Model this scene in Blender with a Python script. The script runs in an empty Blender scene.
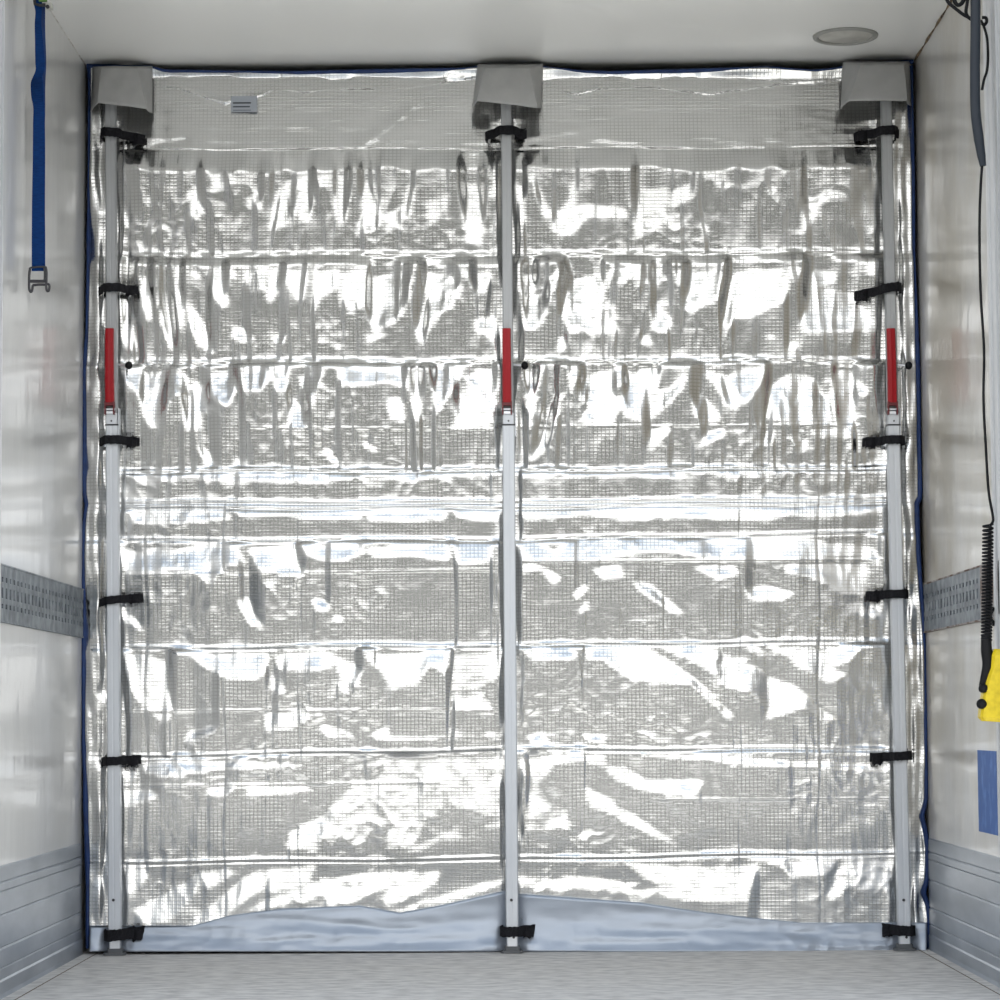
import bpy, math, random
import numpy as np
from mathutils import Vector, Matrix

sc = bpy.context.scene
C = sc.collection
# ------------------------------------------------------------------ camera
F, CX, CZ, D = 2649.6, 0.0042, 0.6707, 7.8156
PI_, RO, YA, H, SY = 0.0699, 0.006, 0.0021, 2.6361, 35.4
cam_d = bpy.data.cameras.new('camera')
cam = bpy.data.objects.new('camera', cam_d)
C.objects.link(cam)
Rz = Matrix(((math.cos(YA), math.sin(YA), 0), (-math.sin(YA), math.cos(YA), 0), (0, 0, 1)))
Rx = Matrix(((1, 0, 0), (0, math.cos(PI_), math.sin(PI_)), (0, -math.sin(PI_), math.cos(PI_))))
Ry = Matrix(((math.cos(RO), 0, -math.sin(RO)), (0, 1, 0), (math.sin(RO), 0, math.cos(RO))))
RW = Ry @ Rx @ Rz                      # world -> (right, forward, up)
right, fwd, up = RW[0], RW[1], RW[2]
M = Matrix((right, up, -Vector(fwd))).transposed().to_4x4()
M.translation = (CX, -D, CZ)
cam.matrix_world = M
cam_d.sensor_width = 36
cam_d.lens = F * 36 / 1000
cam_d.shift_y = SY / 1000
cam_d.clip_end = 500
sc.camera = cam

# ------------------------------------------------------------------ daylight
world = bpy.data.worlds.new('World')
sc.world = world
world.use_nodes = True
wn = world.node_tree.nodes
wl = world.node_tree.links
wn.clear()
out = wn.new('ShaderNodeOutputWorld')
bg = wn.new('ShaderNodeBackground')
tc = wn.new('ShaderNodeTexCoord')
sp = wn.new('ShaderNodeSeparateXYZ')
cr = wn.new('ShaderNodeValToRGB')
wl.new(tc.outputs['Generated'], sp.inputs[0])
wl.new(sp.outputs['Z'], cr.inputs[0])
wl.new(cr.outputs[0], bg.inputs[0])
wl.new(bg.outputs[0], out.inputs[0])
els = cr.color_ramp.elements
els[0].position = 0.0
els[0].color = (0.30, 0.30, 0.29, 1)          # hazy low horizon
els[1].position = 0.21
els[1].color = (1.0, 1.0, 0.99, 1)
e = els.new(0.06); e.color = (0.46, 0.46, 0.45, 1)
e = els.new(0.13); e.color = (0.74, 0.74, 0.73, 1)
e = els.new(0.36); e.color = (0.97, 0.985, 1.0, 1)
e = els.new(0.50); e.color = (0.26, 0.31, 0.38, 1)
e = els.new(1.0); e.color = (0.24, 0.30, 0.38, 1)
bg.inputs[1].default_value = 2.15
SKY_EXPOSURE = 0.35
sc.view_settings.view_transform = 'Standard'
sc.view_settings.look = 'None'
sc.view_settings.exposure = SKY_EXPOSURE
sc.view_settings.gamma = 1
sc.view_settings.use_curve_mapping = False
sd = bpy.data.lights.new('sun', 'SUN')
sd.energy = 5.2
sd.angle = 0.02
sd.color = (1, .95, .87)
sun = bpy.data.objects.new('sun', sd)      # stands ahead of the trailer, high: it lights the yard, not the cargo space
sun.rotation_mode = 'QUATERNION'
sun.rotation_quaternion = Vector((-.30, -.55, -.85)).to_track_quat('-Z', 'Y')
C.objects.link(sun)

# ------------------------------------------------------------------ helpers
def ray(u, v):
    xc = (u - 500) / F
    zc = -(v - SY - 500) / F
    return Vector(right) * xc + Vector(fwd) + Vector(up) * zc
CAM = Vector((CX, -D, CZ))
def at(u, v, y=0.0):
    d = ray(u, v); t = (y - CAM.y) / d.y
    return CAM + d * t
def atx(u, v, X):
    d = ray(u, v); t = (X - CAM.x) / d.x
    return CAM + d * t

def mat(name, color, rough=.5, metal=0., spec=.5, coat=0., coat_r=.1):
    m = bpy.data.materials.new(name); m.use_nodes = True
    b = m.node_tree.nodes['Principled BSDF']
    b.inputs['Base Color'].default_value = (*color, 1)
    b.inputs['Roughness'].default_value = rough
    b.inputs['Metallic'].default_value = metal
    b.inputs['Specular IOR Level'].default_value = spec
    b.inputs['Coat Weight'].default_value = coat
    b.inputs['Coat Roughness'].default_value = coat_r
    return m
def nd(m, t, **kw):
    n = m.node_tree.nodes.new(t)
    for k, v in kw.items():
        if k.startswith('i_'): n.inputs[k[2:].replace('_', ' ')].default_value = v
        else: setattr(n, k, v)
    return n
def lk(m, a, b): m.node_tree.links.new(a, b)
def mottle(m, c1, c2, scale=(1, 1, 1), nscale=5, lo=.4, hi=.65, detail=6, rough=None, bump=0., bscale=None, bdist=.01):
    b = m.node_tree.nodes['Principled BSDF']
    t = nd(m, 'ShaderNodeTexCoord'); mp = nd(m, 'ShaderNodeMapping')
    mp.inputs['Scale'].default_value = scale
    lk(m, t.outputs['Object'], mp.inputs[0])
    n = nd(m, 'ShaderNodeTexNoise'); n.inputs['Scale'].default_value = nscale; n.inputs['Detail'].default_value = detail
    lk(m, mp.outputs[0], n.inputs['Vector'])
    r = nd(m, 'ShaderNodeValToRGB')
    r.color_ramp.elements[0].position = lo; r.color_ramp.elements[0].color = (*c1, 1)
    r.color_ramp.elements[1].position = hi; r.color_ramp.elements[1].color = (*c2, 1)
    lk(m, n.outputs['Fac'], r.inputs[0]); lk(m, r.outputs[0], b.inputs['Base Color'])
    if rough:
        q = nd(m, 'ShaderNodeMapRange'); q.inputs['To Min'].default_value = rough[0]; q.inputs['To Max'].default_value = rough[1]
        lk(m, n.outputs['Fac'], q.inputs[0]); lk(m, q.outputs[0], b.inputs['Roughness'])
    if bump:
        n2 = n
        if bscale:
            n2 = nd(m, 'ShaderNodeTexNoise'); n2.inputs['Scale'].default_value = bscale; n2.inputs['Detail'].default_value = 3
            lk(m, mp.outputs[0], n2.inputs['Vector'])
        bu = nd(m, 'ShaderNodeBump'); bu.inputs['Strength'].default_value = bump; bu.inputs['Distance'].default_value = bdist
        lk(m, n2.outputs['Fac'], bu.inputs['Height']); lk(m, bu.outputs[0], b.inputs['Normal'])
        if m.node_tree.nodes['Principled BSDF'].inputs['Coat Weight'].default_value > 0:
            lk(m, bu.outputs[0], b.inputs['Coat Normal'])
    return m

class MB:
    def __init__(s): s.v = []; s.f = []; s.sm = []
    def add(s, vs, fs, smooth=False):
        o = len(s.v); s.v += [tuple(p) for p in vs]
        s.f += [tuple(i + o for i in f) for f in fs]; s.sm += [smooth] * len(fs)
    def box(s, a, b):
        (x0, y0, z0), (x1, y1, z1) = a, b
        s.add([(x0,y0,z0),(x1,y0,z0),(x1,y1,z0),(x0,y1,z0),(x0,y0,z1),(x1,y0,z1),(x1,y1,z1),(x0,y1,z1)],
              [(0,3,2,1),(4,5,6,7),(0,1,5,4),(1,2,6,5),(2,3,7,6),(3,0,4,7)])
    def cbox(s, a, b, c=.002):
        # box with chamfered vertical edges
        (x0, y0, z0), (x1, y1, z1) = a, b
        p = [(x0+c,y0),(x1-c,y0),(x1,y0+c),(x1,y1-c),(x1-c,y1),(x0+c,y1),(x0,y1-c),(x0,y0+c)]
        s.prism(p, z0, z1)
    def prism(s, p, z0, z1):
        n = len(p)
        vs = [(x,y,z0) for x,y in p] + [(x,y,z1) for x,y in p]
        fs = [tuple(range(n-1,-1,-1)), tuple(range(n,2*n))] + [(i,(i+1)%n,n+(i+1)%n,n+i) for i in range(n)]
        s.add(vs, fs)
    def tube(s, pts, r, n=10, caps=True, smooth=True):
        pts = [Vector(p) for p in pts]; R = r if isinstance(r, (list, tuple)) else [r]*len(pts)
        vs = []; ref = None
        for i, p in enumerate(pts):
            t = (pts[min(i+1,len(pts)-1)] - pts[max(i-1,0)]).normalized()
            if ref is None:
                ref = t.orthogonal().normalized()
            ref = (ref - t * ref.dot(t)).normalized(); b = t.cross(ref)
            for k in range(n):
                a = 2*math.pi*k/n
                vs.append(p + (ref*math.cos(a) + b*math.sin(a))*R[i])
        fs = []
        for i in range(len(pts)-1):
            for k in range(n):
                fs.append((i*n+k, i*n+(k+1)%n, (i+1)*n+(k+1)%n, (i+1)*n+k))
        s.add(vs, fs, smooth)
        if caps:
            m = len(pts)-1
            s.add(vs[:n], [tuple(range(n-1,-1,-1))]); s.add(vs[m*n:], [tuple(range(n))])
    def loft(s, rings, closed_ring=True, smooth=True, caps=True):
        n = len(rings[0]); vs = [p for r in rings for p in r]; fs = []
        for i in range(len(rings)-1):
            for k in range(n if closed_ring else n-1):
                fs.append((i*n+k, i*n+(k+1)%n, (i+1)*n+(k+1)%n, (i+1)*n+k))
        s.add(vs, fs, smooth)
        if caps:
            m = len(rings)-1
            s.add(vs[:n], [tuple(range(n-1,-1,-1))]); s.add(vs[m*n:], [tuple(range(n))])
    def build(s, name, m, parent=None):
        me = bpy.data.meshes.new(name); me.from_pydata(s.v, [], s.f); me.validate()
        if len(me.polygons) == len(s.sm): me.polygons.foreach_set('use_smooth', s.sm)
        import bmesh
        bm = bmesh.new(); bm.from_mesh(me); bmesh.ops.recalc_face_normals(bm, faces=bm.faces[:]); bm.to_mesh(me); bm.free()
        me.materials.append(m)
        o = bpy.data.objects.new(name, me); C.objects.link(o)
        if parent: o.parent = parent
        return o
def tag(o, label=None, cat=None, group=None, kind=None):
    if label: o['label'] = label
    if cat: o['category'] = cat
    if group: o['group'] = group
    if kind: o['kind'] = kind
    return o
def empty(name, loc=(0,0,0)):
    o = bpy.data.objects.new(name, None); o.location = loc; o.empty_display_size = .05
    C.objects.link(o); return o
def struct(name, mb, m, label=None): return tag(mb.build(name, m), label=label, kind='structure')
def bezier(pts, n=8):
    P = [Vector(p) for p in pts]; P = [P[0]*2-P[1]] + P + [P[-1]*2-P[-2]]; o = []
    for i in range(1, len(P)-2):
        for k in range(n):
            t = k/n
            o.append(.5*((2*P[i]) + (P[i+1]-P[i-1])*t + (2*P[i-1]-5*P[i]+4*P[i+1]-P[i+2])*t*t + (3*P[i]-P[i-1]-3*P[i+1]+P[i+2])*t**3))
    o.append(P[-2]); return o

# ------------------------------------------------------------------ materials
m_wall = mottle(mat('white_panel', (.74,.74,.72), .3, coat=.6, coat_r=.12), (.56,.56,.555), (.66,.66,.65), (1,1,.4), 2.2, .35, .7, 4, bump=.25, bscale=9, bdist=.012)
m_ceil = mottle(mat('ceiling_panel', (.74,.74,.72), .35, coat=.5, coat_r=.2), (.86,.855,.83), (.89,.885,.86), (1,.4,1), 1.5, .3, .7, 3)
m_floor = mottle(mat('worn_floor', (.5,.5,.5), .6), (.47,.445,.42), (.74,.71,.67), (2.5,4,1), 7.0, .3, .62, 9, rough=(.5,.75), bump=.2, bdist=.003)
m_alu = mottle(mat('scuffed_aluminium', (.6,.6,.62), .38, .75), (.30,.33,.37), (.46,.49,.53), (1,.8,3), 5, .3, .7, 7, rough=(.28,.55), bump=.2, bdist=.003)
m_steel = mottle(mat('galvanised_steel', (.5,.5,.5), .5, .6), (.13,.15,.17), (.30,.33,.36), (1,1,1), 25, .35, .65, 4, rough=(.4,.6))
m_rust = mottle(mat('rusty_steel', (.3,.2,.15), .7, .2), (.14,.08,.055), (.38,.36,.35), (1,1,1), 16, .38, .6, 6)
m_dark = mat('slot_shade', (.015,.015,.015), .9)
m_pole = mottle(mat('aluminium_lit', (.7,.71,.72), .42, .35), (.60,.625,.66), (.65,.67,.70), (1,1,.05), 40, .3, .7, 2)  # lower tube: stronger bluish daylight near the floor painted into the colour
m_pole2 = mottle(mat('aluminium_shaded', (.55,.56,.57), .42, .35), (.36,.37,.38), (.40,.41,.42), (1,1,.05), 40, .3, .7, 2)  # upper tube: same metal darkened, the dimmer light higher up painted in
m_red = mat('red_handle', (.33,.006,.012), .45, spec=.3)
m_black = mottle(mat('black_webbing', (.01,.01,.012), .9, spec=.2), (.004,.004,.005), (.02,.02,.024), (1,1,1), 300, .3, .7, 2, bump=.5, bdist=.001)
m_rubber = mat('black_rubber', (.005,.0055,.007), .5, spec=.2)
m_pad = mat('grey_rubber', (.10,.105,.11), .6)
m_conduit = mat('grey_conduit', (.022,.028,.038), .5, spec=.3)
m_vinyl = mottle(mat('grey_vinyl', (.4,.4,.4), .5), (.36,.36,.355), (.41,.41,.405), (1,1,1), 20, .3, .7, 3, bump=.08, bdist=.003)
m_flap = mottle(mat('silver_vinyl', (.62,.66,.72), .36, .5), (.34,.38,.44), (.39,.43,.49), (1,1,3), 8, .3, .7, 3)
m_blue = mottle(mat('blue_binding', (.01,.045,.17), .6), (.004,.022,.10), (.008,.04,.16), (1,1,1), 40, .3, .7, 3)
m_strap = mottle(mat('blue_webbing', (.008,.06,.24), .8, spec=.15), (.002,.022,.10), (.003,.035,.15), (1,1,6), 60, .3, .7, 2, bump=.3, bdist=.001)
m_zinc = mat('dull_steel', (.07,.07,.075), .45, .8)
m_bright = mat('bright_steel', (.75,.77,.8), .3, .8)
m_yellow = mottle(mat('yellow_plastic', (.85,.62,.0), .4), (.55,.40,.0), (.70,.53,.01), (1,1,1), 60, .3, .6, 4)
m_lens = mottle(mat('frosted_lens', (.42,.41,.38), .35), (.34,.33,.30), (.55,.54,.50), (1,1,1), 14, .3, .7, 3)
m_ring = mat('lamp_ring', (.30,.30,.28), .45)
m_green = mat('green_plastic', (.12,.25,.06), .5)
m_grime = mottle(mat('grimy_sealant', (.1,.07,.05), .9), (.05,.035,.025), (.22,.16,.10), (1,3,1), 20, .35, .6, 4)
m_seal = mottle(mat('pale_sealant', (.45,.43,.40), .7), (.38,.35,.32), (.60,.59,.56), (1,3,1), 12, .35, .6, 4)
m_frame = mottle(mat('painted_frame', (.6,.61,.62), .4), (.50,.51,.52), (.66,.67,.68), (1,1,.1), 12, .35, .65, 4)
m_sticker = mottle(mat('blue_sticker', (.08,.2,.5), .5, spec=.25), (.035,.11,.34), (.09,.20,.48), (1,1,.7), 28, .5, .72, 5)
m_apron = mottle(mat('bounce_pale', (.6,.6,.57), .9), (.70,.69,.66), (.78,.77,.74), (1,1,1), 1.5, .35, .65, 5)
m_yard = mottle(mat('yard_asphalt', (.3,.3,.27), .9), (.036,.036,.030), (.056,.055,.046), (1,1,1), .6, .35, .65, 6)
m_card = mat('label_cloth', (.42,.45,.50), .6)
m_ink = mat('dark_print', (.05,.06,.07), .7)

# right wall: yellowish grime patches of their own
m_wallr = mottle(mat('white_panel_stained', (.74,.74,.72), .3, coat=.6, coat_r=.12), (.48,.44,.365), (.63,.62,.60), (1,1,.7), 2.0, .40, .60, 7, bump=.25, bscale=9, bdist=.012)

# foil: metallic film over a woven scrim
m_foil = mat('reflective_foil', (.86,.86,.85), .22, 1.)
def foil_nodes(m):
    b = m.node_tree.nodes['Principled BSDF']
    t = nd(m, 'ShaderNodeTexCoord'); s = nd(m, 'ShaderNodeSeparateXYZ'); lk(m, t.outputs['Object'], s.inputs[0])
    def line(sock, pitch, w):
        a = nd(m, 'ShaderNodeMath', operation='DIVIDE'); lk(m, sock, a.inputs[0]); a.inputs[1].default_value = pitch
        f = nd(m, 'ShaderNodeMath', operation='FRACT'); lk(m, a.outputs[0], f.inputs[0])
        g = nd(m, 'ShaderNodeMath', operation='SUBTRACT'); lk(m, f.outputs[0], g.inputs[0]); g.inputs[1].default_value = .5
        h = nd(m, 'ShaderNodeMath', operation='ABSOLUTE'); lk(m, g.outputs[0], h.inputs[0])
        k = nd(m, 'ShaderNodeMapRange', interpolation_type='SMOOTHSTEP'); lk(m, h.outputs[0], k.inputs[0])
        k.inputs['From Min'].default_value = 0; k.inputs['From Max'].default_value = w
        k.inputs['To Min'].default_value = 1; k.inputs['To Max'].default_value = 0
        return k.outputs[0]
    lx = line(s.outputs['X'], .0118, .22); lz = line(s.outputs['Z'], .0105, .26)
    mx = nd(m, 'ShaderNodeMath', operation='MAXIMUM'); lk(m, lx, mx.inputs[0]); lk(m, lz, mx.inputs[1])
    mp = nd(m, 'ShaderNodeMapping'); mp.inputs['Scale'].default_value = (1, .3, 1.6); lk(m, t.outputs['Object'], mp.inputs[0])
    n = nd(m, 'ShaderNodeTexNoise'); n.inputs['Scale'].default_value = 6; n.inputs['Detail'].default_value = 3; lk(m, mp.outputs[0], n.inputs['Vector'])
    r = nd(m, 'ShaderNodeMapRange'); lk(m, n.outputs['Fac'], r.inputs[0]); r.inputs['From Min'].default_value = .38; r.inputs['From Max'].default_value = .6
    r.inputs['To Min'].default_value = .35; r.inputs['To Max'].default_value = 1
    wv = nd(m, 'ShaderNodeMath', operation='MULTIPLY'); lk(m, mx.outputs[0], wv.inputs[0]); lk(m, r.outputs[0], wv.inputs[1])
    c = nd(m, 'ShaderNodeMix', data_type='RGBA'); lk(m, wv.outputs[0], c.inputs['Factor'])
    c.inputs[6].default_value = (.77,.77,.765,1); c.inputs[7].default_value = (.56,.56,.54,1)
    lk(m, c.outputs[2], b.inputs['Base Color'])
    n2 = nd(m, 'ShaderNodeTexNoise'); n2.inputs['Scale'].default_value = 26; n2.inputs['Detail'].default_value = 4; n2.inputs['Distortion'].default_value = .6
    lk(m, mp.outputs[0], n2.inputs['Vector'])
    b1 = nd(m, 'ShaderNodeBump'); b1.inputs['Strength'].default_value = .12; b1.inputs['Distance'].default_value = .005; lk(m, n2.outputs['Fac'], b1.inputs['Height'])
    b2 = nd(m, 'ShaderNodeBump'); b2.inputs['Strength'].default_value = .32; b2.inputs['Distance'].default_value = .0006
    lk(m, wv.outputs[0], b2.inputs['Height']); lk(m, b1.outputs[0], b2.inputs['Normal']); lk(m, b2.outputs[0], b.inputs['Normal'])
foil_nodes(m_foil)

# ------------------------------------------------------------------ setting
W = 1.2375; WL = 1.2445; REAR = -1.46; FRONT = .9
mb = MB(); mb.box((-W-.03, REAR, -.12), (W+.03, FRONT, 0)); struct('floor', mb, m_floor, 'worn grey trailer floor in front of the bulkhead')
mb = MB(); mb.box((-W-.06, REAR, H), (W+.06, FRONT, H+.07)); struct('ceiling', mb, m_ceil, 'off-white trailer ceiling panel')
mb = MB(); mb.box((-W-.06, REAR, -.12), (-WL, FRONT, H)); struct('wall_left', mb, m_wall, 'glossy white panel wall on the left')
mb = MB(); mb.box((W, REAR, -.12), (W+.06, FRONT, H)); struct('wall_right', mb, m_wallr, 'glossy white panel wall on the right with yellowish grime')
mb = MB(); mb.box((-W, FRONT, 0), (W, FRONT+.06, H)); struct('wall_front', mb, m_wall)
mb = MB(); mb.box((-60, -90, -1.2), (60, 8, -1.1)); struct('ground', mb, m_yard, 'dark yard outside the open trailer')
mb = MB(); mb.box((-6, -7.0, -1.1), (6, 4, -1.08)); struct('bounce_apron', mb, m_apron, 'added pale slab under the open rear end, bouncing light to the ceiling')  # unseen slab, added to throw daylight up onto the ceiling
# kick plates: ribbed aluminium along both walls with a coved foot
for sgn, nm in ((-1, 'baseboard_left'), (1, 'baseboard_right')):
    prof = [(0,.322),(.004,.319),(.005,.285),(.001,.281),(.005,.277),(.005,.262),(.002,.260),(.005,.258),(.005,.205),(.001,.201),(.005,.197),(.005,.125),(.001,.121),(.005,.117),
            (.005,.075),(.001,.072),(.005,.069),(.005,.045),(.008,.040),(.008,.010),(.010,.0),(0,0)]
    mb = MB(); y0, y1 = REAR, -.03
    n = len(prof)
    vs = [(sgn*((W if sgn > 0 else WL)-px), y, pz) for y in (y0, y1) for px, pz in prof]
    mb.add(vs, [tuple(range(n)), tuple(range(n,2*n))] + [(i,(i+1)%n,n+(i+1)%n,n+i) for i in range(n)])
    struct(nm, mb, m_alu, 'scuffed ribbed aluminium kick plate along the %s wall' % ('left' if sgn < 0 else 'right'))
# joint lines between ceiling and walls
mb = MB(); mb.tube([(-WL, y, H) for y in np.linspace(REAR, .0, 12)], .0022, 6); struct('trim_1', mb, m_seal)
mb = MB(); mb.tube([(W-.0, y, H-.002) for y in np.linspace(REAR, .0, 24)], [.004+.0022*math.sin(i*2.1) for i in range(24)], 6); struct('trim_2', mb, m_grime)
# floor edge joints and the strip along them
for i, s in enumerate((-1, 1)):
    mb = MB(); mb.box((s*(W-.040)-.0015, REAR, -.001), (s*(W-.040)+.0015, 0, .0006)); struct('trim_%d' % (3+i), mb, m_grime)
# rear door frame posts (ribbed) at both sides of the opening
def post(s, y1, name):
    mb = MB(); x = W if s > 0 else -WL
    ys = np.linspace(REAR, y1, 9)
    for k in range(8):
        d = (.006, .012, .009, .014)[k % 4]
        a, b = sorted((x, x - s*d)); mb.box((a, ys[k], .3 if False else .33), (b, ys[k+1]-.004, H))
    struct(name, mb, m_frame, 'painted ribbed door frame post at the rear opening on the %s' % ('left' if s < 0 else 'right'))
post(-1, -1.345, 'trim_5'); post(1, -1.19, 'trim_6')

# ------------------------------------------------------------------ lashing rails
def rail(s, label):
    root = empty('lashing_rail', (W if s > 0 else -WL, 0, .925)); tag(root, label, 'rail')
    z0, z1 = 0., .136
    rows = [(.030, .042), (.056, .082), (.096, .108)]
    y0, y1 = REAR, -.034
    xo, xi = 0., -s*.006
    mb = MB()
    def bx(ya, yb, za, zb):
        a, b = sorted((-s*.002, xi)); mb.box((a, ya, za), (b, yb, zb))
    cur = z0
    for za, zb in rows:
        bx(y0, y1, cur, za); cur = zb
        yy = y0 + .01
        bx(y0, yy, za, zb)
        while yy < y1:
            w = .020
            yn = min(yy + .052, y1); bx(min(yy+w, y1), yn, za, zb); yy = yn
    bx(y0, y1, cur, z1)
    mb.build('slotted_face', m_steel, root)
    mb = MB(); a, b = sorted((0, -s*.002)); mb.box((a, y0, .004), (b, y1, z1-.004)); mb.build('slot_shade_plate', m_dark, root)  # near-black backing plate, the shade inside the slots painted as colour
    for za, zb in ((-.004, 0), (z1, z1+.004)):
        mb = MB(); a, b = sorted((0, -s*.008)); mb.box((a, y0, za), (b, y1, zb)); o = mb.build('edge_lip', m_rust if s > 0 else m_steel, root)
        if s > 0: o['label'] = 'rust-brown edge lip'
    if s > 0:
        mb = MB(); mb.box((-.009, REAR, .004), (-.006, -.98, z1)); o = mb.build('end_cover', m_rust, root); o['label'] = 'rusty end plate'
rail(-1, 'slotted galvanised lashing rail along the left wall')
rail(1, 'slotted galvanised lashing rail along the right wall, rusty at its end behind the coiled cable')

# ------------------------------------------------------------------ quilt relief (photo rows and columns mapped to the bulkhead plane)
N = 1000
VV, UU = np.mgrid[0:N, 0:N].astype(np.float64)
def blur(a, sx, sy):
    fy = np.fft.fftfreq(a.shape[0])[:, None]; fx = np.fft.fftfreq(a.shape[1])[None, :]
    return np.real(np.fft.ifft2(np.fft.fft2(a) * np.exp(-2*np.pi**2*((fx*sx)**2 + (fy*sy)**2))))
rng = np.random.RandomState(11)
def noise(sx, sy):
    n = blur(rng.randn(N, N), sx, sy); return n / n.std()
def inpoly(P):
    P = np.array(P, float); x0, y0 = P.min(0); x1, y1 = P.max(0)
    a0, a1 = max(0, int(y0)-1), min(N, int(y1)+2); b0, b1 = max(0, int(x0)-1), min(N, int(x1)+2)
    yy, xx = VV[a0:a1, b0:b1], UU[a0:a1, b0:b1]; ins = np.zeros(yy.shape, bool)
    j = len(P)-1
    for i in range(len(P)):
        xi, yi = P[i]; xj, yj = P[j]
        c = ((yi > yy) != (yj > yy)) & (xx < (xj-xi)*(yy-yi)/((yj-yi) or 1e-9) + xi)
        ins ^= c; j = i
    return (slice(a0, a1), slice(b0, b1)), ins
OFF = dict(A=(110,60), B=(510,60), C=(110,255), D=(510,255), E=(110,355), F=(510,355), G=(110,470), H=(510,470),
           I=(110,640), J=(510,640), K=(110,745), L=(510,745), M=(110,850), N=(510,850))
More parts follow.
